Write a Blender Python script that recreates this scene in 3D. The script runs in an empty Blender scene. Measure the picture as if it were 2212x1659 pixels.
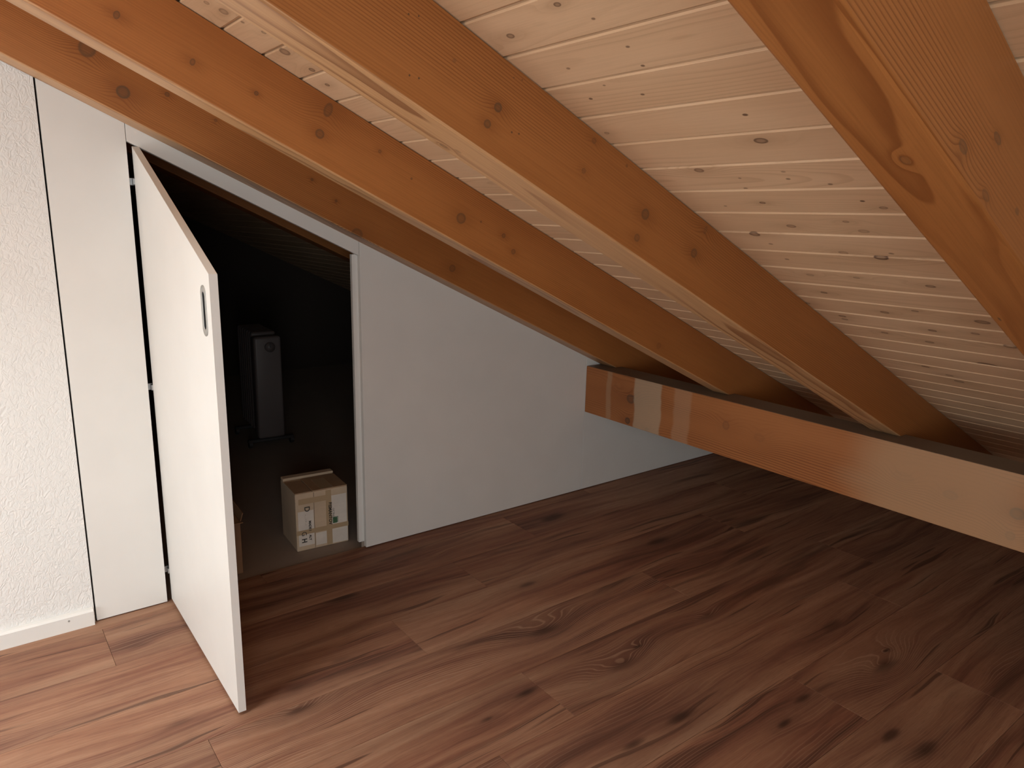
import bpy, bmesh, math, random
from mathutils import Vector, Matrix

# ------------------------------------------------------------------ camera
FW, FH = 2212, 1659
FPX = 1585.58
YAW, PIT, ROLL = math.radians(37.371), math.radians(12.817), math.radians(1.289)
CAM = Vector((0.0, -2.4118, 1.2573))
fw = Vector((math.sin(YAW)*math.cos(PIT), math.cos(YAW)*math.cos(PIT), -math.sin(PIT)))
r0 = Vector((math.cos(YAW), -math.sin(YAW), 0)); u0 = r0.cross(fw)
RT = r0*math.cos(ROLL) + u0*math.sin(ROLL)
UP = -r0*math.sin(ROLL) + u0*math.cos(ROLL)
scene = bpy.context.scene
COL = scene.collection
cam = bpy.data.cameras.new('camera'); camo = bpy.data.objects.new('camera', cam); COL.objects.link(camo)
cam.sensor_fit = 'HORIZONTAL'; cam.sensor_width = 36.0; cam.lens = 36.0*FPX/FW
cam.clip_start = 0.02
camo.matrix_world = Matrix((( RT.x, UP.x, -fw.x, CAM.x), (RT.y, UP.y, -fw.y, CAM.y), (RT.z, UP.z, -fw.z, CAM.z), (0,0,0,1)))
scene.camera = camo

# ------------------------------------------------------------------ light
vs = scene.view_settings
vs.view_transform = 'Standard'; vs.look = 'None'; vs.exposure = 0.0; vs.gamma = 1.0; vs.use_curve_mapping = False
scene.display_settings.display_device = 'sRGB'
scene.cycles.max_bounces = 5; scene.cycles.diffuse_bounces = 4; scene.cycles.glossy_bounces = 2; scene.cycles.transmission_bounces = 2
w = bpy.data.worlds.new('world'); scene.world = w; w.use_nodes = True
w.node_tree.nodes['Background'].inputs[0].default_value = (0.75, 0.85, 1.0, 1)
w.node_tree.nodes['Background'].inputs[1].default_value = 0.6
# daylight: a glazed balcony door in the gable behind the viewer, an added low fill light framed as a window to the left, and a roof window up the slope to the left
XR = -1.15                                                    # ridge
GAB = dict(x0=-1.50, x1=-0.30, z0=0.06, z1=1.90)              # balcony glazing
ROOF = dict(y0=-1.268, y1=-0.724, s0=-1.12, s1=-0.32)         # roof window, slope coordinate from x = 0
def area(name, sx, sy, energy, col):
    l = bpy.data.lights.new(name, 'AREA'); l.shape = 'RECTANGLE'; l.size = sx; l.size_y = sy; l.energy = energy; l.color = col
    o = bpy.data.objects.new(name, l); COL.objects.link(o); return o
LOW = dict(y0=-1.80, y1=-0.50, z0=0.06, z1=0.86)              # invented low opening in the far wall that holds the fill lamp
DAY = (.94, 1.0, 1.0)
L_balc = area('balcony_daylight', GAB['x1']-GAB['x0']-.12, GAB['z1']-GAB['z0']-.12, 43.5, DAY)
L_roof = area('roof_window_daylight', ROOF['s1']-ROOF['s0']-.08, ROOF['y1']-ROOF['y0']-.08, 51, DAY)
L_low = area('low_fill_lamp', LOW['y1']-LOW['y0']-.12, LOW['z1']-LOW['z0']-.12, 15.5, DAY)  # added fill that lifts the ceiling and rafter undersides at upper left

# ------------------------------------------------------------------ solved geometry (metres)
A = math.radians(24.95); TA = math.tan(A); CA = math.cos(A); SA = math.sin(A)
ZU = 1.69586          # rafter underside at x = 0
ZC = 1.8650           # boards' underside at x = 0
S0, PB = 0.75107, 0.092447
XP, WP, ZPB, ZPT = 2.2684, 0.1265, 0.3842, 0.6017
X1, X2, X3, X4 = 0.2359, 0.4414, 1.1530, 2.2684
FZ = 1.6491
XE, XW, YR, YB = 3.28, -1.55, -4.2, 3.40      # eave, wall with the fill window, right gable, storage back
RAF = [(-0.1027, -0.0015), (-0.7174, -0.6407), (-1.3757, -1.2752), (-2.0649, -1.9761)]
DX = 0.4543; DT = 0.019

def ray(px): return fw + RT*((px[0]-FW/2)/FPX) - UP*((px[1]-FH/2)/FPX)
def on(px, n, c):
    n = Vector(n); v = ray(px); return CAM + v*((c-n.dot(CAM))/n.dot(v))
NRM = (SA, 0, CA)
def on_side(px, y): return on(px, (0,1,0), y)
def on_x(px, x): return on(px, (1,0,0), x)
def on_floor(px, z=0.0): return on(px, (0,0,1), z)
def on_ceil(px): return on(px, NRM, ZC*CA)
def on_under(px): return on(px, NRM, ZU*CA)

# ------------------------------------------------------------------ helpers
random.seed(4)
def link(o): COL.objects.link(o); return o
def mesh_obj(name, bm, mat, parent=None, smooth=False):
    bmesh.ops.recalc_face_normals(bm, faces=bm.faces)
    me = bpy.data.meshes.new(name); bm.to_mesh(me); bm.free()
    if smooth:
        for p in me.polygons: p.use_smooth = True
    o = bpy.data.objects.new(name, me); link(o)
    if mat: me.materials.append(mat)
    if parent: o.parent = parent
    return o
def tag(o, label, cat, group=None, kind=None):
    o['label'] = label; o['category'] = cat
    if group: o['group'] = group
    if kind: o['kind'] = kind
    return o
def struct(o, label, cat): return tag(o, label, cat, kind='structure')
def empty(name, loc=(0,0,0), rz=0.0):
    o = bpy.data.objects.new(name, None); o.location = loc; o.rotation_euler = (0,0,rz); o.empty_display_size = .05
    return link(o)
def add_box(bm, a, b):
    vs_ = [bm.verts.new((x,y,z)) for z in (a[2],b[2]) for y in (a[1],b[1]) for x in (a[0],b[0])]
    for f in ((0,1,3,2),(4,6,7,5),(0,4,5,1),(2,3,7,6),(0,2,6,4),(1,5,7,3)): bm.faces.new([vs_[i] for i in f])
    return vs_
def box_bm(a, b, bev=0.0, seg=1):
    bm = bmesh.new(); add_box(bm, a, b)
    if bev: bmesh.ops.bevel(bm, geom=bm.edges[:], offset=bev, segments=seg, affect='EDGES', profile=.5)
    return bm
def prism(pts, axis, a, b, bev=0.0, seg=1):
    """extrude a polygon; axis 'y': pts are (x,z); axis 'x': pts are (y,z); axis 'z': (x,y)"""
    bm = bmesh.new()
    def P(p, t): return {'y': (p[0], t, p[1]), 'x': (t, p[0], p[1]), 'z': (p[0], p[1], t)}[axis]
    lo = [bm.verts.new(P(p, a)) for p in pts]; hi = [bm.verts.new(P(p, b)) for p in pts]
    bm.faces.new(lo); bm.faces.new(hi[::-1]); n = len(pts)
    for i in range(n): bm.faces.new((lo[i], hi[i], hi[(i+1)%n], lo[(i+1)%n]))
    bmesh.ops.recalc_face_normals(bm, faces=bm.faces)
    if bev: bmesh.ops.bevel(bm, geom=bm.edges[:], offset=bev, segments=seg, affect='EDGES', profile=.5)
    return bm
def cyl(bm, c, axis, r, h, n=20, r2=None):
    m = {'z': Matrix(), 'x': Matrix.Rotation(math.pi/2, 4, 'Y'), 'y': Matrix.Rotation(-math.pi/2, 4, 'X')}[axis]
    bmesh.ops.create_cone(bm, cap_ends=True, segments=n, radius1=r, radius2=r if r2 is None else r2, depth=h, matrix=Matrix.Translation(c) @ m)

# ------------------------------------------------------------------ materials
class NT:
    def __init__(s, name):
        s.m = bpy.data.materials.new(name); s.m.use_nodes = True; s.t = s.m.node_tree; s.t.nodes.clear()
        s.out = s.t.nodes.new('ShaderNodeOutputMaterial'); s.b = s.t.nodes.new('ShaderNodeBsdfPrincipled')
        s.t.links.new(s.b.outputs[0], s.out.inputs[0])
    def n(s, typ, ins=None, out=0, **pr):
        nd = s.t.nodes.new('ShaderNode'+typ)
        for k, v in pr.items(): setattr(nd, k, v)
        for k, v in (ins or {}).items(): s.set(nd.inputs[k], v)
        return nd.outputs[out]
    def set(s, sock, v):
        if isinstance(v, bpy.types.NodeSocket): s.t.links.new(v, sock)
        else: sock.default_value = v
    def math(s, op, a, b=0.0, c=0.0, clamp=False):
        nd = s.t.nodes.new('ShaderNodeMath'); nd.operation = op; nd.use_clamp = clamp
        for i, v in enumerate((a, b, c)): s.set(nd.inputs[i], v)
        return nd.outputs[0]
    def vmath(s, op, a, b=(0,0,0), out=0):
        nd = s.t.nodes.new('ShaderNodeVectorMath'); nd.operation = op
        s.set(nd.inputs[0], a); s.set(nd.inputs[1], b); return nd.outputs[out]
    def mix(s, f, a, b, blend='MIX'):
        nd = s.t.nodes.new('ShaderNodeMix'); nd.data_type = 'RGBA'; nd.blend_type = blend
        s.set(nd.inputs[0], f); s.set(nd.inputs[6], a); s.set(nd.inputs[7], b); return nd.outputs[2]
    def rng(s, v, a, b, c=0.0, d=1.0, smooth=True):
        nd = s.t.nodes.new('ShaderNodeMapRange'); nd.interpolation_type = 'SMOOTHSTEP' if smooth else 'LINEAR'
        for i, x in enumerate((v, a, b, c, d)): s.set(nd.inputs[i], x)
        return nd.outputs[0]
    dim = '3D'
    def noise(s, vec, scale=1.0, detail=2.0, rough=.5, dist=0.0):
        return s.n('TexNoise', noise_dimensions=s.dim, ins={'Vector': vec, 'Scale': scale, 'Detail': detail, 'Roughness': rough, 'Distortion': dist})
def c4(c): return (c[0], c[1], c[2], 1.0)
def srgb(r, g, b):
    f = lambda v: (v/255/12.92) if v/255 <= .04045 else ((v/255+.055)/1.055)**2.4
    return (f(r), f(g), f(b))

def plain(name, col, rough=.5, metal=0.0, bump=None, spec=.5):
    k = NT(name); k.b.inputs['Base Color'].default_value = c4(col); k.b.inputs['Roughness'].default_value = rough
    k.b.inputs['Metallic'].default_value = metal; k.b.inputs['Specular IOR Level'].default_value = spec
    co = k.n('TexCoord', out=3)
    nz = k.noise(co, 6.0, 3.0)
    k.set(k.b.inputs['Base Color'], k.mix(k.rng(nz, .3, .7, 0, 1), c4([x*.97 for x in col]), c4(col)))
    if bump:
        sc, st, ds = bump
        h = k.noise(co, sc, 3.0, .55)
        k.set(k.b.inputs['Normal'], k.n('Bump', {'Height': h, 'Strength': st, 'Distance': ds}))
    return k.m

def wood(name, light, dark, late, knots=(), pith=(0, .25), period=.0045, ring=.6, amp=1.6, wl=4.0, wv=2.2,
         warp=.012, fibre=.25, rough=.55, stains=(), dust=None, pale=None, bump=.15, knotcol=(.10,.045,.02), per_obj=0.0, streak=0.0, spec=.35, blotch=.6, sharp=(.45,.93)):
    """solid timber: growth rings about a pith line, deflected round knots (local X runs along the grain)
    knots: (x, y, z, radius, darkness, stretch)"""
    k = NT(name)
    co = k.n('TexCoord', out=3)
    base = co
    if per_obj:
        rnd = k.n('ObjectInfo', out=5)
        off = k.n('CombineXYZ', {0: k.math('MULTIPLY', rnd, 37.0*per_obj), 1: k.math('MULTIPLY', rnd, 3.1*per_obj), 2: k.math('MULTIPLY', rnd, 11.0*per_obj)})
        base = k.vmath('ADD', co, off)
    sep = k.t.nodes.new('ShaderNodeSeparateXYZ'); k.set(sep.inputs[0], co)
    y = k.math('SUBTRACT', sep.outputs[1], pith[0]); z = k.math('SUBTRACT', sep.outputs[2], pith[1])
    F = k.math('SQRT', k.math('ADD', k.math('MULTIPLY', y, y), k.math('MULTIPLY', z, z)))
    n1 = k.noise(k.vmath('MULTIPLY', base, (.9, 5, 5)), 1.0, 0.0)
    n2 = k.noise(k.vmath('MULTIPLY', base, (4, 22, 22)), 1.0, 1.0)
    F = k.math('ADD', F, k.math('MULTIPLY', k.math('SUBTRACT', n1, .5), warp*4))
    F = k.math('ADD', F, k.math('MULTIPLY', k.math('SUBTRACT', n2, .5), warp*.45))
    mask = None; halo = None
    for (kx, ky, kz, kr, kd, ks) in knots:
        d = k.vmath('SUBTRACT', co, (kx, ky, kz))
        dm = k.vmath('LENGTH', k.vmath('MULTIPLY', d, (1/(kr*ks), 1/kr, 1/kr)), out=1)
        if kr < .0042:                      # nail holes and pin knots leave the grain straight
            mk = k.rng(dm, 1.15, .6, 0.0, kd)
        else:
            dw = k.vmath('LENGTH', k.vmath('MULTIPLY', d, (1/(kr*wl), 1/(kr*wv), 1/(kr*wv))), out=1)
            g = k.math('EXPONENT', k.math('MULTIPLY', dw, k.math('MULTIPLY', dw, -1.0)))
            F = k.math('ADD', F, k.math('MULTIPLY', g, amp*kr))
            dm = k.math('ADD', dm, k.math('MULTIPLY', k.math('SUBTRACT', n2, .5), .5))
            mk = k.math('MULTIPLY', k.rng(dm, 1.12, .85, 0.0, kd), k.rng(dm, .35, .9, .55, 1.0))
            hl = k.math('MULTIPLY', g, min(1.0, kd)*.5)
            halo = hl if halo is None else k.math('MAXIMUM', halo, hl)
        mask = mk if mask is None else k.math('MAXIMUM', mask, mk)
    fr = k.math('FRACT', k.math('DIVIDE', F, period))
    rg = k.math('MULTIPLY', k.rng(fr, sharp[0], sharp[1]), k.rng(fr, 1.0, sharp[1]))
    n3 = k.noise(k.vmath('MULTIPLY', base, (1.6, 9, 9)), 1.0, 1.0)
    rg = k.math('MULTIPLY', rg, k.rng(n3, .36, .66, ring*.12, ring))
    nb = k.noise(k.vmath('MULTIPLY', base, (1.3, 4, 4)), 1.0, 2.0, .6)
    col = k.mix(k.rng(nb, .3, .72, 0, blotch), c4(light), c4(dark))
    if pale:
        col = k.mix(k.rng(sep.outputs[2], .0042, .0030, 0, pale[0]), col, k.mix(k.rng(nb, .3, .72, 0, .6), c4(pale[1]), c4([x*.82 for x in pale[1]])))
    if streak:
        n5 = k.noise(k.vmath('MULTIPLY', base, (1.1, 26, 26)), 1.0, 3.0, .6)
        col = k.mix(k.rng(n5, .52, .72, 0, streak), col, c4([x*.45 for x in dark]))
    col = k.mix(rg, col, c4(late))
    fb = k.noise(k.vmath('MULTIPLY', base, (9, 420, 420)), 1.0, 1.0)
    col = k.mix(k.rng(fb, .35, .75, 0, fibre), col, c4([x*.62 for x in dark]))
    if halo is not None: col = k.mix(halo, col, c4([x*.85 for x in late]))
    if mask is not None: col = k.mix(mask, col, c4(knotcol))
    for (a, b, st, sc, sf) in stains:
        e = k.math('ADD', sep.outputs[0], k.math('MULTIPLY', k.math('SUBTRACT', nb, .5), .03+sf*2.0))
        e = k.math('ADD', e, k.math('MULTIPLY', k.math('SUBTRACT', n2, .5), .012))
        mk = k.math('MULTIPLY', k.rng(e, a-sf, a+sf), k.rng(e, b+sf, b-sf))
        col = k.mix(k.math('MULTIPLY', mk, st), col, c4(sc))
    if dust:
        col = k.mix(k.rng(sep.outputs[2], dust[0]-.0015, dust[0]-.0002, 0, dust[1]), col, c4(dust[2]))
    k.set(k.b.inputs['Base Color'], col)
    k.b.inputs['Roughness'].default_value = rough; k.b.inputs['Specular IOR Level'].default_value = spec
    if bump:
        k.set(k.b.inputs['Normal'], k.n('Bump', {'Height': fb, 'Strength': bump, 'Distance': .001}))
    return k.m

def plank_wood(name, knots=(), tint=1.0, lines=.5, period=.0075, amp=2.4, wl=6.5, wv=3.2, seed=0.0, eye=.6):
    """printed oak plank: cloudy streaks along X, pale limed grain lines that bend round knots, dark smears"""
    k = NT(name); k.dim = '2D'; co = k.n('TexCoord', out=3)
    rnd = k.math('ADD', k.n('ObjectInfo', out=5), seed)
    p = k.vmath('ADD', co, k.n('CombineXYZ', {0: k.math('MULTIPLY', rnd, 61.0), 1: k.math('MULTIPLY', rnd, 7.3), 2: 0.0}))
    sep = k.t.nodes.new('ShaderNodeSeparateXYZ'); k.set(sep.inputs[0], co)
    w1 = k.math('SUBTRACT', k.noise(k.vmath('MULTIPLY', p, (1.1, 5, 1)), 1.0, 2.0), .5)
    w2 = k.math('SUBTRACT', k.noise(k.vmath('MULTIPLY', p, (4, 16, 1)), 1.0, 2.0), .5)
    bend = k.math('ADD', k.math('MULTIPLY', w1, .11), k.math('MULTIPLY', w2, .014))
    mask = halo = None
    for (kx, ky, kr, kd) in knots:
        d = k.vmath('SUBTRACT', co, (kx, ky, 0))
        dw = k.vmath('LENGTH', k.vmath('MULTIPLY', d, (1/(kr*wl), 1/(kr*wv), 1)), out=1)
        g = k.math('EXPONENT', k.math('MULTIPLY', k.math('POWER', dw, 1.3), -1.0))
        bend = k.math('ADD', bend, k.math('MULTIPLY', g, amp*kr))
        dm = k.math('ADD', k.vmath('LENGTH', k.vmath('MULTIPLY', d, (1/(kr*2.4), 1/(kr*.75), 1)), out=1), k.math('MULTIPLY', w2, 2.2))
        mk = k.rng(dm, 1.6, .1, 0, kd*.85); hl = k.math('MULTIPLY', g, kd*.75)
        mask = mk if mask is None else k.math('MAXIMUM', mask, mk); halo = hl if halo is None else k.math('MAXIMUM', halo, hl)
    yb_ = k.math('ADD', sep.outputs[1], bend)
    q = k.t.nodes.new('ShaderNodeCombineXYZ'); sp = k.t.nodes.new('ShaderNodeSeparateXYZ'); k.set(sp.inputs[0], p)
    k.set(q.inputs[0], sp.outputs[0]); k.set(q.inputs[1], k.math('ADD', yb_, k.math('MULTIPLY', rnd, 7.3))); q = q.outputs[0]
    big = k.noise(k.vmath('MULTIPLY', q, (.75, 11, 1)), 1.0, 4.0, .6)
    mid = k.noise(k.vmath('MULTIPLY', q, (2.2, 48, 1)), 1.0, 3.0, .6)
    hue = k.noise(k.vmath('MULTIPLY', q, (.6, 6, 1)), 1.0, 2.0)
    t = k.math('ADD', k.math('MULTIPLY', big, .7), k.math('MULTIPLY', mid, .3))
    T = lambda c: c4([x*tint for x in c])
    cr = k.t.nodes.new('ShaderNodeValToRGB'); k.set(cr.inputs[0], t); e = cr.color_ramp.elements
    e[0].position = .33; e[0].color = T((.135, .062, .042)); e[1].position = .66; e[1].color = T((.40, .235, .15))
    m1 = e.new(.44); m1.color = T((.235, .112, .072)); m2 = e.new(.54); m2.color = T((.315, .168, .104))
    col = k.mix(k.rng(hue, .4, .65, 0, .4), cr.outputs[0], k.mix(1.0, cr.outputs[0], (1.06, .86, .80, 1), 'MULTIPLY'))
    fr = k.math('FRACT', k.math('DIVIDE', yb_, period))
    ln = k.math('MULTIPLY', k.rng(fr, .62, .8), k.rng(fr, .98, .86))
    lm = k.noise(k.vmath('MULTIPLY', q, (1.0, 13, 1)), 1.0, 2.0)
    ln = k.math('MULTIPLY', ln, k.rng(lm, .42, .6, lines*.15, lines))
    if halo is not None: ln = k.math('MULTIPLY', k.math('MULTIPLY', k.rng(fr, .62, .8), k.rng(fr, .98, .86)), k.math('MAXIMUM', k.rng(lm, .42, .6, lines*.15, lines), k.rng(halo, .03, .2, 0, eye)))
    sm = k.noise(k.vmath('MULTIPLY', q, (.9, 8, 1)), 1.0, 3.0, .6)
    col = k.mix(k.rng(sm, .60, .74, 0, .75), col, T((.10, .047, .032)))
    ck = k.noise(k.vmath('MULTIPLY', q, (1.5, 42, 1)), 1.0, 1.0)
    col = k.mix(k.rng(ck, .70, .76, 0, .7), col, T((.07, .032, .022)))
    if halo is not None:
        col = k.mix(halo, col, T((.13, .058, .04)))
    col = k.mix(ln, col, T((.44, .275, .185)))
    if mask is not None: col = k.mix(mask, col, T((.035, .018, .013)))
    pr = k.noise(k.vmath('MULTIPLY', p, (22, 700, 1)), 1.0, 2.0)
    col = k.mix(k.rng(pr, .5, .72, 0, .28), col, T((.12, .055, .037)))
    k.set(k.b.inputs['Base Color'], col); k.b.inputs['Roughness'].default_value = .58; k.b.inputs['Specular IOR Level'].default_value = .22
    k.set(k.b.inputs['Normal'], k.n('Bump', {'Height': k.math('MULTIPLY', pr, -1.0), 'Strength': .16, 'Distance': .0008}))
    return k.m

M_white = plain('white_melamine', (.80, .785, .755), .42)
M_edge = plain('white_edge_band', (.78, .765, .735), .5)
M_trim = plain('white_lacquer', (.80, .785, .755), .4)
M_steel = plain('satin_nickel', (.40, .39, .37), .5, .35)
M_cup = plain('dark_nickel', (.20, .20, .20), .38, .8)
M_steel_d = plain('steel_hinge', (.42, .42, .42), .4, .8)
M_dark = plain('dark_gap', (.03, .028, .026), .9)
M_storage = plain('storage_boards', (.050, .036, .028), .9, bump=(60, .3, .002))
M_concrete = plain('screed', (.33, .265, .22), .85, bump=(90, .35, .002))
M_plain_wall = plain('painted_wall', (.78, .76, .72), .8)

def plaster():
    k = NT('rough_plaster'); co = k.n('TexCoord', out=3)
    k.b.inputs['Base Color'].default_value = c4((.82, .81, .79)); k.b.inputs['Roughness'].default_value = .85
    wv = k.noise(k.vmath('MULTIPLY', co, (1, 1, .8)), 30, 2.0)
    v2 = k.vmath('ADD', co, k.n('CombineXYZ', {0: k.math('MULTIPLY', wv, .02), 1: 0.0, 2: k.math('MULTIPLY', wv, .03)}))
    a = k.noise(k.vmath('MULTIPLY', v2, (1.15, 1, .75)), 66, 1.5, .45, 1.0)
    ridge = k.math('SUBTRACT', 1.0, k.math('ABSOLUTE', k.math('MULTIPLY', k.math('SUBTRACT', a, .5), 4.0)))
    b = k.noise(co, 260, 2.0)
    h = k.math('ADD', ridge, k.math('MULTIPLY', b, .25))
    k.set(k.b.inputs['Normal'], k.n('Bump', {'Height': h, 'Strength': .42, 'Distance': .0035}))
    return k.m
M_plaster = plaster()

BEAM_L, BEAM_D, BEAM_R = (.44, .168, .047), (.355, .122, .030), (.205, .058, .013)
BEAM_U = (.62, .36, .175)      # paler tone for the lower face
KNOT = (.13, .065, .03)

# ------------------------------------------------------------------ structure: floor
PW, PL = 0.2286, 1.524
FY0 = -0.0575
bm = box_bm((XW, YR, -.10), (XE, .0195, -.0085))
floor = mesh_obj('floor', bm, M_dark)
struct(floor, 'dark red-brown wood-look plank floor of the attic room', 'floor')
PM = [plank_wood('plank_oak_%d' % i, tint=(.97, 1.0, 1.02, .95)[i], lines=(.3, .55, .2, .4)[i], period=(.008, .0065, .009, .007)[i], seed=.13*i) for i in range(4)]
joints = {-1: .75, 0: .242, 1: 1.363, 2: .986, 3: .367, 4: 1.157, 5: .911, 6: 1.768, 7: 2.147}
# dark knots with U-shaped grain that the photo shows on single planks: row -> list of (plank index from joint, pixel, radius)
feat = [((1195, 1118), .022, .8), ((745, 1290), .02, .8), ((640, 1485), .018, .55), ((735, 1425), .012, .3), ((1140, 1262), .012, .6), ((1420, 1170), .022, .8),
        ((1178, 1362), .024, .85), ((645, 1533), .014, .7), ((1136, 1497), .014, .9), ((1055, 1553), .008, .8), ((1350, 1432), .024, .6), ((1377, 1397), .007, .9),
        ((1470, 1548), .02, .9), ((1368, 1608), .012, .7), ((1912, 1436), .024, .7), ((1915, 1405), .007, .9), ((1735, 1508), .012, .8), ((1694, 1564), .009, .9),
        ((1925, 1588), .012, .8), ((2000, 1620), .02, .8), ((1800, 1350), .02, .5), ((1530, 1330), .014, .4), ((300, 1395), .012, .35), ((390, 1560), .012, .4)]
pk = {}
for (px, r, dk) in feat:
    p = on_floor(px); rw = math.floor((FY0-p.y)/PW); pk.setdefault((rw, math.floor((p.x-joints.get(rw, 0))/PL)), []).append((px, r, dk))
for row in range(-1, 19):
    if row == -1: ya, yb = FY0, .0195
    else: yb = FY0-PW*row; ya = yb-PW
    ya = max(ya, YR)
    if yb-ya < .01: continue
    j = joints.get(row, random.uniform(0, PL))
    i0 = math.floor((XW-j)/PL); xs = []
    i = i0
    while j+PL*i < XE:
        xa, xb = max(j+PL*i, XW), min(j+PL*(i+1), XE)
        if xb-xa > .03: xs.append((i, xa, xb))
        i += 1
    for (i, xa, xb) in xs:
        L, wd = xb-xa, yb-ya
        bm = bmesh.new(); g = .0004; c = .0006
        q = [(g, 0, -.008), (L-g, 0, -.008)]
        lo = [bm.verts.new(p) for p in ((g, g, -.008), (L-g, g, -.008), (L-g, wd-g, -.008), (g, wd-g, -.008))]
        md = [bm.verts.new(p) for p in ((g, g, -c), (L-g, g, -c), (L-g, wd-g, -c), (g, wd-g, -c))]
        tp = [bm.verts.new(p) for p in ((g+c, g+c, 0), (L-g-c, g+c, 0), (L-g-c, wd-g-c, 0), (g+c, wd-g-c, 0))]
        bm.faces.new(lo[::-1]); bm.faces.new(tp)
        for e in range(4):
            bm.faces.new((lo[e], lo[(e+1)%4], md[(e+1)%4], md[e])); bm.faces.new((md[e], md[(e+1)%4], tp[(e+1)%4], tp[e]))
        key = (row, i)
        if key in pk:
            kn = []
            for (px, r, dk) in pk[key]:
                p = on_floor(px); kn.append((p.x-xa, p.y-ya, r, dk))
            big = max(q[2] for q in kn) >= .0235
            mat = plank_wood('plank_oak_knot_%d_%d' % (row+1, i), kn, lines=.95 if row == 3 else .35, amp=3.6 if big else .9, period=.0078 if big else .008, seed=.07*row, eye=.58 if big else .10)
        else:
            mat = PM[random.choice((0, 1, 2, 3)) if (row, i) != (3, -1) else 3]
        o = mesh_obj('plank', bm, mat, floor); o.location = (xa, ya, 0)

# storage floor beyond the threshold
o = mesh_obj('floor_storage', box_bm((.05, .0215, -.10), (XE, YB, -.006)), M_concrete); struct(o, 'bare screed floor of the dark storage space', 'floor')

# ------------------------------------------------------------------ structure: ceiling boards
RM = Matrix.Rotation(A, 4, 'Y')
def slope_obj(name, bm, mat, x_s, y, off, parent=None):
    """object whose local X runs down the slope; off = distance above the rafters' underside plane"""
    o = mesh_obj(name, bm, mat, parent)
    p = Vector((0, 0, ZU)) + Vector((CA, 0, -SA))*x_s + Vector((SA, 0, CA))*off
    o.location = (p.x, y, p.z); o.rotation_euler = (0, A, 0)
    return o
DEP = (ZC-ZU)*CA
SB = (ZC-ZU)*SA           # slope coordinate of the ceiling-plane origin relative to ours
def sl(p):                # world -> (slope coordinate from (0,ZU), height above underside plane)
    v = p-Vector((0, p.y, ZU)); return v.x*CA-v.z*SA, v.x*SA+v.z*CA
s_lo, s_hi = (XR/CA)-.02, (XE/CA)
def deck():
    bm = bmesh.new(); a, b = s_lo-.1, s_hi+.2; R = ROOF
    for (xa, xb, ya, yb) in ((a, R['s0'], YR, YB), (R['s1'], b, YR, YB), (R['s0'], R['s1'], YR, R['y0']), (R['s0'], R['s1'], R['y1'], YB)):
        add_box(bm, (xa, ya, .0165), (xb, yb, .30))
    return bm
ce = slope_obj('ceiling', deck(), M_dark, 0, 0, DEP)
struct(ce, 'sloping pine board ceiling between the rafters', 'ceiling')
# origin of grooves: point (0,-1,ZC) + dir*s
g_off = sl(Vector((0, 0, ZC)))[0]
kp = [((1204,10),7,.8),((1102.7,77.8),8,.75),((1281.7,40.5),4,.7),((1388.5,142),4,.8),((1227.5,148),4,.6),((1276,213.4),4,.8),((1356,101),4,.7),((1305,184.5),3,.6),
 ((1388,204),4,.7),((1310.7,287.5),5,.5),((1609.7,248),5,.85),((1643.5,304),11,.8),((1692,371),4,.5),((1702.6,386.6),4,.7),((1598,385),3,.6),((1611,407),4,.7),
 ((1793.7,398),4,.7),((1647,438),5,.85),((1567,445),3,.6),((1863,434.5),4,.9),((1908.5,449),6,.6),((1709,488.5),7,.65),((1827,479),5,.6),((1866,499.7),8,.4),((1630,506),9,.8),
 ((1665,527),4,.6),((1822,546),7,.45),((1903,557),10,.95),((1925,547.6),4,.6),((1510,368),9,.7),((1750,594),6,.4),((1780,632),5,.8),((1911,674.7),6,.75),((1976.5,672),5,.7),
 ((1819.6,683),6,.8),((1825,689.6),5,.7),((2014,714),6,.8),((2122,696),9,.75),((2107,721),6,.6),((1911,718.8),5,.7),((2008,739),6,.7),((2182,749),8,.7),((2133.5,788.6),12,.9),
 ((1999,792),5,.8),((2051,811),5,.7),((2072,824),6,.7),((2142.8,882),9,.7),((2010,618.6),7,.75),((1926,548),4,.6),((446,6),6,.5),((483,25),9,.6),((524,48),4,.6),((570,70),5,.6),
 ((615,112),11,.7),((674,151),7,.75),((707,183.5),5,.8),((1850,600),5,.5),((1700,560),4,.6),((1745,655),4,.6)]
byboard = {}
for (px, r, dk) in kp:
    p = on_ceil(px); s, _ = sl(p); i = math.floor((s-g_off-S0)/PB)
    dist = (p-CAM).length; rr = r*dist/FPX*.95
    byboard.setdefault(i, []).append((p.y, s-g_off-S0-PB*i, rr, dk))
def board_mesh(L):
    gp, t = .0009, .0165
    prof = [(gp, .0026), (gp+.0022, 0), (PB-gp-.0058, 0), (PB-gp, .0046), (PB-gp, t), (gp, t)]
    bm = bmesh.new()      # local X = along the board, local Y = across
    a = [bm.verts.new((0, x, z)) for x, z in prof]; b = [bm.verts.new((L, x, z)) for x, z in prof]
    bm.faces.new(a); bm.faces.new(b[::-1])
    for i in range(6): bm.faces.new((a[i], b[i], b[(i+1)%6], a[(i+1)%6]))
    bmesh.ops.recalc_face_normals(bm, faces=bm.faces)
    me = bpy.data.meshes.new('board'); bm.to_mesh(me); bm.free(); return me
PINE = dict(light=(.73, .50, .315), dark=(.645, .42, .25), late=(.47, .275, .15), period=.006, ring=.38, warp=.02, fibre=.10, rough=.5, bump=.08,
            knotcol=(.11, .055, .033), blotch=.9, amp=2.2, wl=7.0, wv=2.4, per_obj=1.0, spec=.3)
gen = [wood('pine_board_%d' % i, **dict(PINE, pith=(.03*i, .05+.03*i))) for i in range(3)]
BME = {}
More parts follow.
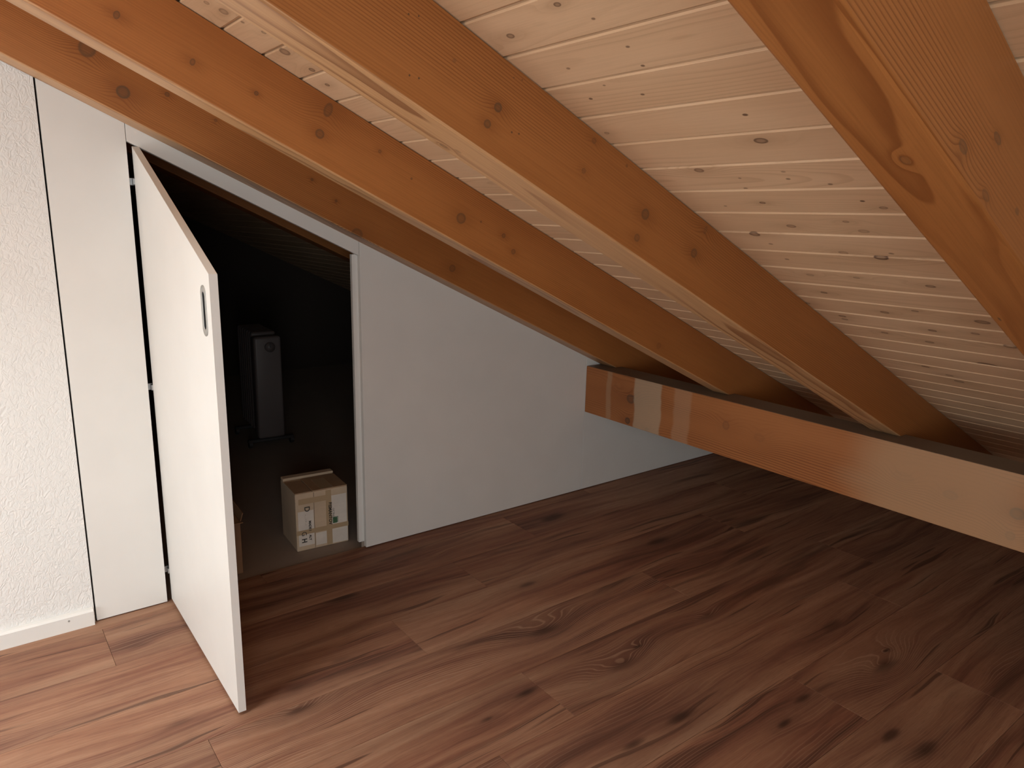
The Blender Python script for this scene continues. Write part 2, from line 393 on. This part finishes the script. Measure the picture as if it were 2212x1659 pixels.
def board(s, ya, yb, m):
    """one board with its upper edge at slope coordinate s, running from y = ya down to y = yb"""
    L = round(ya-yb, 4)
    if L not in BME: BME[L] = board_mesh(L); BME[L].materials.append(gen[0])
    o = bpy.data.objects.new('board', BME[L]); link(o); o.parent = ce; o.matrix_parent_inverse = ce.matrix_basis.inverted()
    p = Vector((0, 0, ZU)) + Vector((CA, 0, -SA))*s + Vector((SA, 0, CA))*DEP
    # local X -> world -Y, local Y -> down the slope, local Z -> outward normal
    o.matrix_basis = Matrix(((0, CA, SA, p.x), (-1, 0, 0, ya), (0, -SA, CA, p.z), (0, 0, 0, 1)))
    o.material_slots[0].link = 'OBJECT'; o.material_slots[0].material = m
for i in range(math.floor((s_lo-g_off-S0)/PB)+1, math.ceil((s_hi-g_off-S0)/PB)+1):
    s = g_off+S0+PB*i
    m = gen[i % 3]
    if i in byboard:
        m = wood('pine_board_knots_%d' % (i+60), **dict(PINE, pith=(random.uniform(0, .09), random.uniform(.04, .14)),
                 knots=[(YB-y, x, 0.0, r, dk, 1.5) for (y, x, r, dk) in byboard[i]]))
    elif random.random() < .6:
        m = gen[random.randrange(3)]
    if ROOF['s0']-PB < s-0 < ROOF['s1']:
        board(s, YB, ROOF['y1'], m); board(s, ROOF['y0'], YR, m)
    else:
        board(s, YB, YR, m)

# ------------------------------------------------------------------ walls
def under_z(x): return ZU-x*TA
def fas_z(x): return FZ-x*TA
UPX = .06
# rough plaster wall left of the panels
o = mesh_obj('wall_left', prism([(XW, -.009), (X1-.004, -.009), (X1-.004, under_z(X1)+UPX), (XR, under_z(XR)+UPX), (XW, under_z(XR)+UPX-(XR-XW)*TA)], 'y', 0, .12), M_plaster)
struct(o, 'rough white textured plaster wall', 'wall')
bb = mesh_obj('baseboard_left', prism([(-.0005, 0), (-.0175, 0), (-.0175, .046), (-.012, .052), (-.0005, .054)], 'x', XW, .2285), M_trim)
struct(bb, 'white painted baseboard under the rough plaster wall', 'baseboard')
bm = bmesh.new(); cyl(bm, (.1616, -.0178, .035), 'y', .003, .0012, 12)
mesh_obj('screw_head', bm, M_steel, bb)
# white panelled partition
wb = empty('wall_back'); struct(wb, 'white panel partition around the storage door opening', 'wall')
PT = .019
mesh_obj('panel', prism([(X1+.001, .003), (X2-.0008, .003), (X2-.0008, under_z(X2)+UPX), (X1+.001, under_z(X1)+UPX)], 'y', 0, PT, .0006), M_white, wb)
mesh_obj('panel', prism([(X2+.0008, fas_z(X2)), (X3-.0008, fas_z(X3)), (X3-.0008, under_z(X3)+UPX), (X2+.0008, under_z(X2)+UPX)], 'y', 0, PT, .0006), M_white, wb)
mesh_obj('panel', prism([(X3+.0008, .003), (X4-.0008, .003), (X4-.0008, under_z(X4)+UPX), (X3+.0008, under_z(X3)+UPX)], 'y', 0, PT, .0006), M_white, wb)
mesh_obj('panel', prism([(X4+.0008, .003), (XE, .003), (XE, under_z(XE)+UPX), (X4+.0008, under_z(X4)+UPX)], 'y', .0005, PT, .0006), M_white, wb)
# door stop at the closing side
ts = mesh_obj('trim_1', box_bm((1.1330, PT+.0004, .022), (1.178, PT+.0164, fas_z(X3)+.004), .0007), M_trim)
struct(ts, 'narrow white door stop strip at the closing side of the opening', 'trim')
tr = mesh_obj('trim_2', box_bm((1.1445, PT+.0004, -.004), (1.178, PT+.010, .0215)), M_concrete)
struct(tr, 'small unpainted block at the foot of the white door stop', 'trim')
# rest of the shell
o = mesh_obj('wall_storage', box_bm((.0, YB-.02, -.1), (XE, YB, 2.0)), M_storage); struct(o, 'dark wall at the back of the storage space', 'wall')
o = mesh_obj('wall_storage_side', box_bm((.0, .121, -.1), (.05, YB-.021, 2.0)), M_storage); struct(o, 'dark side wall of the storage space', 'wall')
M_wains = plain('brown_board_wall', (.26, .14, .07), .6)
o = mesh_obj('wall_eave', box_bm((XE, YR, -.1), (XE+.1, YB, .6)), M_wains); struct(o, 'low brown knee wall under the eave', 'wall')
wr = empty('wall_right'); struct(wr, 'brown boarded gable wall around the balcony window behind the viewer', 'wall')
for (xa, xb, za, zb) in ((XW-.12, GAB['x0'], -.1, 2.6), (GAB['x1'], XE, -.1, 2.6), (GAB['x0'], GAB['x1'], -.1, GAB['z0']), (GAB['x0'], GAB['x1'], GAB['z1'], 2.6)):
    mesh_obj('wall_segment', box_bm((xa, YR-.12, za), (xb, YR, zb)), M_wains, wr)
wr = empty('wall_far'); struct(wr, 'white wall around the added low fill window', 'wall')
for (ya, yb, za, zb) in ((YR, LOW['y0'], -.1, 2.2), (LOW['y1'], .12, -.1, 2.2), (LOW['y0'], LOW['y1'], -.1, LOW['z0']), (LOW['y0'], LOW['y1'], LOW['z1'], 2.2)):
    mesh_obj('wall_segment', box_bm((XW-.12, ya, za), (XW, yb, zb)), M_plain_wall, wr)
ZR = ZC-XR*TA
FS = Matrix(((-CA, 0, SA, XR), (0, -1, 0, 0), (-SA, 0, -CA, ZR), (0, 0, 0, 1)))   # local X down the far slope, local Z into the room
LF = (XR-XW)/CA
M_far = wood('pine_far_slope', (.62, .40, .245), (.54, .33, .195), (.42, .24, .13), pith=(0, .3), ring=.3)
bm = box_bm((0, -.12, -.12), (LF+.1, -YR, 0)); bm.transform(FS); fc = mesh_obj('ceiling_far', bm, M_far)
struct(fc, 'pine boarded far slope of the ceiling beyond the ridge', 'ceiling')
def window(name, label, x0, x1, y0, y1, MX, lamp, deep=0.0):
    """white frame, pane and daylight in an opening of the local XY plane; local +Z points into the room"""
    wf = empty(name); struct(wf, label, 'window')
    x0 += .001; x1 -= .001; y0 += .001; y1 -= .001
    for (xa, xb, ya, yb) in ((x0, x0+.05, y0, y1), (x1-.05, x1, y0, y1), (x0+.05, x1-.05, y0, y0+.05), (x0+.05, x1-.05, y1-.05, y1)):
        bm = box_bm((xa, ya, -.09-deep), (xb, yb, -.03-deep), .003); bm.transform(MX); mesh_obj('frame_bar', bm, M_trim, wf)
    bm = box_bm((x0+.05, y0+.05, -.062-deep), (x1-.05, y1-.05, -.056-deep)); bm.transform(MX); mesh_obj('pane', bm, M_glass, wf)
    lamp.matrix_world = MX @ Matrix.Translation(((x0+x1)/2, (y0+y1)/2, -.05-deep)) @ Matrix.Rotation(math.pi, 4, 'X')
    if deep:      # deep lined reveal through the roof, added to narrow the window light
        for (xa, xb, ya, yb) in ((x0, x0+.02, y0, y1), (x1-.02, x1, y0, y1), (x0+.02, x1-.02, y0, y0+.02), (x0+.02, x1-.02, y1-.02, y1)):
            bm = box_bm((xa, ya, -.0295-deep), (xb, yb, -.001)); bm.transform(MX); mesh_obj('added_reveal_board', bm, M_far, wf)
def glass():
    k = NT('window_glass'); k.t.nodes.remove(k.b)
    t = k.t.nodes.new('ShaderNodeBsdfTransparent'); g = k.t.nodes.new('ShaderNodeBsdfGlossy'); g.inputs[1].default_value = .02
    m = k.t.nodes.new('ShaderNodeMixShader'); m.inputs[0].default_value = .06
    k.t.links.new(t.outputs[0], m.inputs[1]); k.t.links.new(g.outputs[0], m.inputs[2]); k.t.links.new(m.outputs[0], k.out.inputs[0]); return k.m
M_glass = glass()
window('window_1', 'white framed roof window up the slope', ROOF['s0'], ROOF['s1'], -ROOF['y1'], -ROOF['y0'],
       Matrix.Translation((SA*DEP, 0, ZU+CA*DEP)) @ Matrix(((CA, 0, -SA, 0), (0, -1, 0, 0), (-SA, 0, -CA, 0), (0, 0, 0, 1))), L_roof, .17)
window('window_2', 'large white framed balcony window in the gable wall', -GAB['x1'], -GAB['x0'], GAB['z0'], GAB['z1'],
       Matrix(((-1, 0, 0, 0), (0, 0, 1, YR), (0, 1, 0, 0), (0, 0, 0, 1))), L_balc)
window('fill_window', 'added fill light framed as a low window in the far wall', LOW['y0'], LOW['y1'], LOW['z0'], LOW['z1'],
       Matrix(((0, 0, 1, XW), (1, 0, 0, 0), (0, 1, 0, 0), (0, 0, 0, 1))), L_low)

# ------------------------------------------------------------------ rafters and purlin
def rafter(yn, yf, knots, label, seed, under=(), x0=XR+.02, dk=1.0, pale=.85):
    xc = (ZU-ZPT)/TA
    top = lambda x: ZC-.002-x*TA
    poly = [(x0, under_z(x0)), (xc, ZPT+.0006), (XP+WP+.0006, ZPT+.0006), (XP+WP+.0006, under_z(XP+WP+.0006)), (XE-.01, under_z(XE-.01)), (XE-.01, top(XE-.01)), (x0, top(x0))]
    bm = prism(poly, 'y', yn, yf)
    # ease the two long lower arrises
    es = [e for e in bm.edges if abs(e.verts[0].co.y-e.verts[1].co.y) < 1e-6 and all(abs(v.co.z-under_z(v.co.x)) < 2e-3 and v.co.x <= xc+.001 for v in e.verts)]
    bmesh.ops.bevel(bm, geom=es, offset=.0045, segments=2, affect='EDGES', profile=.5)
    inv = (Matrix.Translation((0, 0, ZU)) @ RM).inverted()
    kn = []
    for (px, r, d, st) in knots:
        p = on_side(px, yn); q = inv @ p; kn.append((q.x, q.y, q.z, r*(p-CAM).length/FPX, d, st))
    for (px, r, d, st) in under:
        p = on_under(px); q = inv @ p; kn.append((q.x, q.y, q.z, r*(p-CAM).length/FPX, d, st))
    random.seed(seed)
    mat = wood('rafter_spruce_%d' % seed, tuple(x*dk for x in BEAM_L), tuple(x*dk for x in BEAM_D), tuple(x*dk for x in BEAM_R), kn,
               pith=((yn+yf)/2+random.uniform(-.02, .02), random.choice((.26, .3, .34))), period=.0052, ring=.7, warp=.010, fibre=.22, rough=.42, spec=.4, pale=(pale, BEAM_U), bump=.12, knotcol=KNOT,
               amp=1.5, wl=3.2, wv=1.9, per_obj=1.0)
    bm.transform(inv)
    o = mesh_obj('rafter', bm, mat); o.location = (0, 0, ZU); o.rotation_euler = (0, A, 0)
    tag(o, label, 'rafter', 'rafters carrying the board ceiling')
    return o
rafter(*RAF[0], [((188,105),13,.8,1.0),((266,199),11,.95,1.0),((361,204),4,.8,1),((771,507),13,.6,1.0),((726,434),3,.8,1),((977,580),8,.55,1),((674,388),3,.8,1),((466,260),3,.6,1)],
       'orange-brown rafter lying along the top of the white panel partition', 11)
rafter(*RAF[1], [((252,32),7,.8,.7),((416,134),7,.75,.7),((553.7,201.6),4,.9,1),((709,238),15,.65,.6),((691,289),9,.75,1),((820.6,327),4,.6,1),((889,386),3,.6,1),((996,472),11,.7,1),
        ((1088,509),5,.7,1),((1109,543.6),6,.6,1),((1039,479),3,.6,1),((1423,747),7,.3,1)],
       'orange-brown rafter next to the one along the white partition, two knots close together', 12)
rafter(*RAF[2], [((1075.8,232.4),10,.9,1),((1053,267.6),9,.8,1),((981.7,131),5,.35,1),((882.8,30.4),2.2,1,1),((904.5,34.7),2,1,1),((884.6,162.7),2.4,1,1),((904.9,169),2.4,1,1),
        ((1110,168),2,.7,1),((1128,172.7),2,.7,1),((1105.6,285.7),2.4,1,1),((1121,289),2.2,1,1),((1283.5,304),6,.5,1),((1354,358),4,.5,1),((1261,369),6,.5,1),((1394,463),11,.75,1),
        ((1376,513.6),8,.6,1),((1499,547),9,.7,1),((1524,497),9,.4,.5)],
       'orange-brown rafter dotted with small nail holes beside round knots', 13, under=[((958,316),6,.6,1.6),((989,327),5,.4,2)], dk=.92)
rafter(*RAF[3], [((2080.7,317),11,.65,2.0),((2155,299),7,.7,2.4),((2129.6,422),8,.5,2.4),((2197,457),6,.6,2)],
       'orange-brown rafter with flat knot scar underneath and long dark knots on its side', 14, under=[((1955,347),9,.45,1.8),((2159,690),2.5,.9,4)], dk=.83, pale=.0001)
for yn, sd in ((-2.725, 16), (-3.370, 17), (-4.015, 18)):      # the row goes on behind the viewer
    o = rafter(yn, yn+.09, [], 'orange-brown rafter of the row that continues behind the viewer', sd, dk=.84)
    o['kind'] = 'structure'
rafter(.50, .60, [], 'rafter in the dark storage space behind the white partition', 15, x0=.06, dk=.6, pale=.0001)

# purlin
pur_len = .0-YR-.02
bm = box_bm((0, 0, 0), (pur_len, WP, ZPT-ZPB), .003, 2)
kn = []
for (px, r, d, st) in [((1362.6,862),10,.7,1.3),((1355.4,909),7,.9,1),((1397,928.5),6,.7,1),((1568,919),9,.3,1.0),((2198,1110),11,.9,1.2),((2182,1157),8,.5,1),((2053,1069),8,.4,1.6),((1640,945),9,.12,1.5),((1330,840),8,.12,1.5),((1950,1030),10,.15,2)]:
    p = on_x(px, XP); kn.append((-p.y-.0008, p.x-XP, p.z-ZPB, r*(p-CAM).length/FPX, d, st))
def py(px): return -on_x(px, XP).y-.0008
M_pur = wood('purlin_spruce', (.41, .155, .050), (.335, .115, .033), (.185, .052, .013), kn, pith=(.09, -.16), period=.009, ring=.9, warp=.02, fibre=.12, rough=.5, bump=.12, knotcol=(.09, .05, .03),
             amp=2.2, wl=4.0, wv=2.4, dust=(ZPT-ZPB, .9, (.17, .135, .105)), stains=[(py((1310, 850)), py((1320, 850)), .4, (.46, .32, .2), .006), (py((1369, 880)), py((1426, 890)), .7, (.48, .365, .25), .006), (py((1454, 890)), py((1490, 900)), .32, (.50, .34, .22), .008),
                     (py((1880, 1020)), py((2260, 1110)), .60, (.46, .30, .17), .10)])
pur = mesh_obj('purlin', bm, M_pur); pur.location = (XP, -.0008, ZPB); pur.rotation_euler = (0, 0, -math.pi/2)
tag(pur, 'low horizontal timber beam carrying the rafter feet, with pale stain band', 'beam')

# ------------------------------------------------------------------ the storage door, open at right angles
HY, FYD = .0005, -.7005       # hinge end, free end (world y)
ZT_H, ZT_F, ZB_D = 1.4300, 1.1185, .009
door = None
def stadium(cy, cz, hw, hh, n=14):
    """closed loop of (y,z): vertical slot with half width hw and half height hh"""
    pts = []
    for i in range(n+1): a_ = math.pi*i/n; pts.append((cy+hw*math.cos(a_), cz+hh-hw+hw*math.sin(a_)))
    for i in range(n+1): a_ = math.pi+math.pi*i/n; pts.append((cy+hw*math.cos(a_), cz-hh+hw+hw*math.sin(a_)))
    return pts
HCY, HCZ = -.6478, 1.0318
def door_mesh():
    bm = bmesh.new()
    outer = [(HY, ZB_D), (FYD, ZB_D), (FYD, ZT_F), (HY, ZT_H)]
    hole = stadium(HCY, HCZ, .0165, .0545)
    ov = [bm.verts.new((DX, y, z)) for y, z in outer]; hv = [bm.verts.new((DX, y, z)) for y, z in hole]
    es = [bm.edges.new((ov[i], ov[(i+1)%4])) for i in range(4)] + [bm.edges.new((hv[i], hv[(i+1)%len(hv)])) for i in range(len(hv))]
    bmesh.ops.triangle_fill(bm, use_beauty=True, use_dissolve=False, edges=es, normal=(-1, 0, 0))
    bv = [bm.verts.new((DX+DT, y, z)) for y, z in outer]
    bm.faces.new(bv)
    for i in range(4): bm.faces.new((ov[i], ov[(i+1)%4], bv[(i+1)%4], bv[i]))
    hb = [bm.verts.new((DX+.0125, y, z)) for y, z in hole]
    for i in range(len(hv)): bm.faces.new((hv[i], hv[(i+1)%len(hv)], hb[(i+1)%len(hv)], hb[i]))
    bm.faces.new(hb)
    return bm
door = mesh_obj('door_1', door_mesh(), M_white)
struct(door, 'white slanted-top storage door standing open with oval flush pull', 'door')
def ring(bm, o_, i_, x0, x1):
    n = len(o_)
    L = [[bm.verts.new((x, y, z)) for y, z in lp] for lp, x in ((o_, x1), (o_, x0), (i_, x0), (i_, x1))]
    for a_ in range(3):
        for i in range(n): bm.faces.new((L[a_][i], L[a_][(i+1)%n], L[a_+1][(i+1)%n], L[a_+1][i]))
bm = bmesh.new(); ring(bm, stadium(HCY, HCZ, .0200, .0590), stadium(HCY, HCZ, .0105, .0440), DX-.0016, DX+.0002)
hd = mesh_obj('handle', bm, M_steel, door, True); hd['label'] = 'oval steel flush pull'
bm = bmesh.new(); lp = [stadium(HCY, HCZ, .0105, .0440), stadium(HCY, HCZ, .0150, .0520), stadium(HCY, HCZ, .0155, .0525), stadium(HCY, HCZ, .0125, .0500)]
xs_ = [DX-.0012, DX+.002, DX+.008, DX+.0118]
R_ = [[bm.verts.new((x, y, z)) for y, z in l] for l, x in zip(lp, xs_)]
for a_ in range(3):
    for i in range(len(R_[0])): bm.faces.new((R_[a_][i], R_[a_][(i+1)%len(R_[0])], R_[a_+1][(i+1)%len(R_[0])], R_[a_+1][i]))
bm.faces.new(R_[3])
mesh_obj('recess_cup', bm, M_cup, hd, True)
# top and free edge bands
mesh_obj('edge_band', prism([(HY, ZT_H), (FYD, ZT_F), (FYD, ZT_F+.0006), (HY, ZT_H+.0006)], 'x', DX+.0004, DX+DT-.0004), M_edge, door)
for z in (1.3331, .7214, .1076):
    bm = bmesh.new(); add_box(bm, (X2-.012, .0205, z-.010), (DX+.002, .030, z+.010)); add_box(bm, (DX-.004, .0008, z-.008), (DX+.010, .024, z+.008))
    mesh_obj('hinge', bm, M_steel_d, door)

# ------------------------------------------------------------------ cardboard boxes
def card(name, col, sc=1.0):
    k = NT(name); co = k.n('TexCoord', out=3)
    fl = k.noise(k.vmath('MULTIPLY', co, (3, 3, 160)), 1.0, 2.0); bl = k.noise(co, 14, 3.0)
    cc = k.mix(k.rng(bl, .3, .7, 0, .35), c4(col), c4([x*.7 for x in col])); cc = k.mix(k.rng(fl, .4, .7, 0, .15), cc, c4([x*.75 for x in col]))
    k.set(k.b.inputs['Base Color'], cc); k.b.inputs['Roughness'].default_value = .8
    k.set(k.b.inputs['Normal'], k.n('Bump', {'Height': fl, 'Strength': .15, 'Distance': .001})); return k.m
M_card = card('cardboard', (.62, .47, .33)); M_card2 = card('cardboard_brown', (.42, .27, .16)); M_label = card('pale_print_paper', (.76, .68, .60))
M_tape = plain('brown_tape', (.46, .33, .20), .35); M_ink = plain('black_ink', (.035, .03, .025), .7); M_green = plain('green_ink', (.05, .13, .06), .7)
def text_mesh(name, body, size, mat, parent, M, bold=.0, sx=1.0):
    cu = bpy.data.curves.new(name, 'FONT'); cu.body = body; cu.size = size; cu.extrude = .0002; cu.offset = bold; cu.space_character = 1.02
    t = bpy.data.objects.new(name, cu); link(t)
    dg = bpy.context.evaluated_depsgraph_get(); dg.update()
    me = bpy.data.meshes.new_from_object(t.evaluated_get(dg)); bpy.data.objects.remove(t); bpy.data.curves.remove(cu)
    me.transform(Matrix.Diagonal((sx, 1, 1, 1))); me.transform(M); me.materials.clear(); me.materials.append(mat)
    o = bpy.data.objects.new(name, me); link(o); o.parent = parent; return o
bw, bd, bh = .2045, .190, .232
bx = empty('cardboard_box', (.928, .1255, -.006), math.radians(-4.2))
tag(bx, 'worn taped cardboard carton with sideways black lettering just inside the storage opening', 'cardboard box')
bm = box_bm((0, 0, 0), (bw, bd, bh), .004, 2); body = mesh_obj('carton', bm, M_card, bx)
# lid flaps: front pair with a gap, raised rear rim
mesh_obj('flap', prism([(0, .0), (.0635, .0), (.0635, .135), (.0, .14)], 'z', bh+.0002, bh+.0035, .001), M_card2, bx)
mesh_obj('flap', prism([(.067, .0), (bw-.001, .0), (bw-.001, .15), (.067, .145)], 'z', bh+.0002, bh+.004, .001), M_card2, bx)
bm = prism([(.158, bh), (.186, bh), (.190, bh+.012), (.156, bh+.012)], 'x', .001, bw-.001, .002); mesh_obj('flap', bm, M_card, bx)
# seam, tapes, label patches on the front face (local y = 0)
def patch(name, x0, x1, z0, z1, mat, d): mesh_obj(name, box_bm((x0, -d, z0), (x1, -.00005, z1)), mat, bx)
patch('seam', .0700, .0713, .003, bh-.003, M_ink, .0004)
patch('label', .139, bw-.006, .085, .203, M_label, .0005); patch('label', .139, bw-.004, .006, .066, M_label, .0005); patch('label', .074, .116, .012, .062, M_label, .0004)
patch('label', .008, .068, .02, .16, M_label, .00035)
patch('tape', .117, .139, .004, bh-.004, M_tape, .0008); patch('tape', .0, bw, .066, .084, M_tape, .0007); patch('tape', .012, .139, .188, .210, M_tape, .00075)
bm = box_bm((.10, -.0005, bh+.0042), (.15, .12, bh+.0047)); mesh_obj('tape', bm, M_tape, bx)
def tm(x, z, d=.0009):   # lettering runs downwards: text +x -> -z, text +y -> +x, facing -y
    return Matrix(((0, 1, 0, x), (0, 0, -1, -d), (-1, 0, 0, z), (0, 0, 0, 1)))
text_mesh('lettering', 'D', .029, M_ink, bx, tm(.034, .178), .0004)
text_mesh('lettering', '- . . - ~ . -', .012, M_ink, bx, tm(.034, .146), .0, .9)
text_mesh('lettering', 'G', .027, M_ink, bx, tm(.020, .078), .0, .9)
text_mesh('lettering', 'H', .027, M_ink, bx, tm(.020, .050), .0008, .9)
text_mesh('lettering', 'MADE I', .0125, M_ink, bx, tm(.0485, .118), .0005)
text_mesh('lettering', 'ALY', .0125, M_ink, bx, tm(.0485, .061), .0005)
text_mesh('lettering', 'BISMANTOV', .0175, M_ink, bx, tm(.1275, .177), .0006, .93)
text_mesh('lettering', 'OCTRAD', .0098, M_ink, bx, tm(.1425, .151), .0, 1.05)
bm = prism([(.1425, .0885), (.1595, .0885), (.1605, .111), (.1425, .113)], 'y', -.0011, -.0003); mesh_obj('logo', bm, M_green, bx)
bm = prism([(.1602, .090), (.1625, .0900), (.1640, .1135), (.1450, .1150), (.1450, .1135), (.1622, .1118)], 'y', -.0011, -.0003); mesh_obj('logo', bm, M_green, bx)

b2 = empty('cardboard_box', (.7095, .074, -.006), math.radians(-3))
tag(b2, 'plain brown cardboard carton half hidden behind the open white door', 'cardboard box')
mesh_obj('carton', box_bm((-.19, 0, 0), (0, .24, .198), .003, 2), M_card2, b2)
mesh_obj('flap', prism([(0, .198), (.003, .198), (.012, .226), (.009, .226)], 'y', .003, .237), M_card2, b2)
mesh_obj('flap', prism([(.0, .1982), (.003, .1982), (-.05, .214), (-.052, .212)], 'x', -.187, -.003), M_card2, b2)
mesh_obj('tape', box_bm((-.12, -.0006, .01), (-.07, -.00005, .196)), M_tape, b2)

# ------------------------------------------------------------------ oil radiator in the storage space
M_rad = plain('radiator_enamel', (.13, .105, .10), .45); M_rad2 = plain('radiator_panel', (.155, .125, .118), .45); M_blk = plain('black_plastic', (.05, .045, .045), .5)
rd = empty('electric_radiator', (1.305, 1.455, -.006), math.radians(-4))
tag(rd, 'portable oil-filled electric radiator with round dial in the dark storage space', 'radiator')
mesh_obj('control_panel', box_bm((-.072, 0, .05), (.072, .075, .612), .014, 3), M_rad2, rd, True)
for i in range(7):
    bm = box_bm((-.066, .082+.047*i, .075), (.066, .116+.047*i, .628), .012, 2); mesh_obj('fin', bm, M_rad, rd, True)
for z in (.12, .57):
    bm = bmesh.new(); cyl(bm, (0, .22, z), 'y', .022, .36, 16); mesh_obj('connecting_pipe', bm, M_rad, rd, True)
bm = bmesh.new(); cyl(bm, (.008, -.008, .556), 'y', .026, .018, 28); dl = mesh_obj('dial', bm, M_rad, rd, True)
mesh_obj('dial_pointer', box_bm((.005, -.020, .556), (.011, -.0172, .580)), M_blk, dl)
for y in (.03, .33):
    bm = box_bm((-.125, y-.012, .028), (.125, y+.012, .046), .004); ft = mesh_obj('foot', bm, M_blk, rd)
    for x in (-.112, .112):
        bm = bmesh.new(); cyl(bm, (x, y, .021), 'x', .0208, .018, 18); mesh_obj('wheel', bm, M_blk, ft)
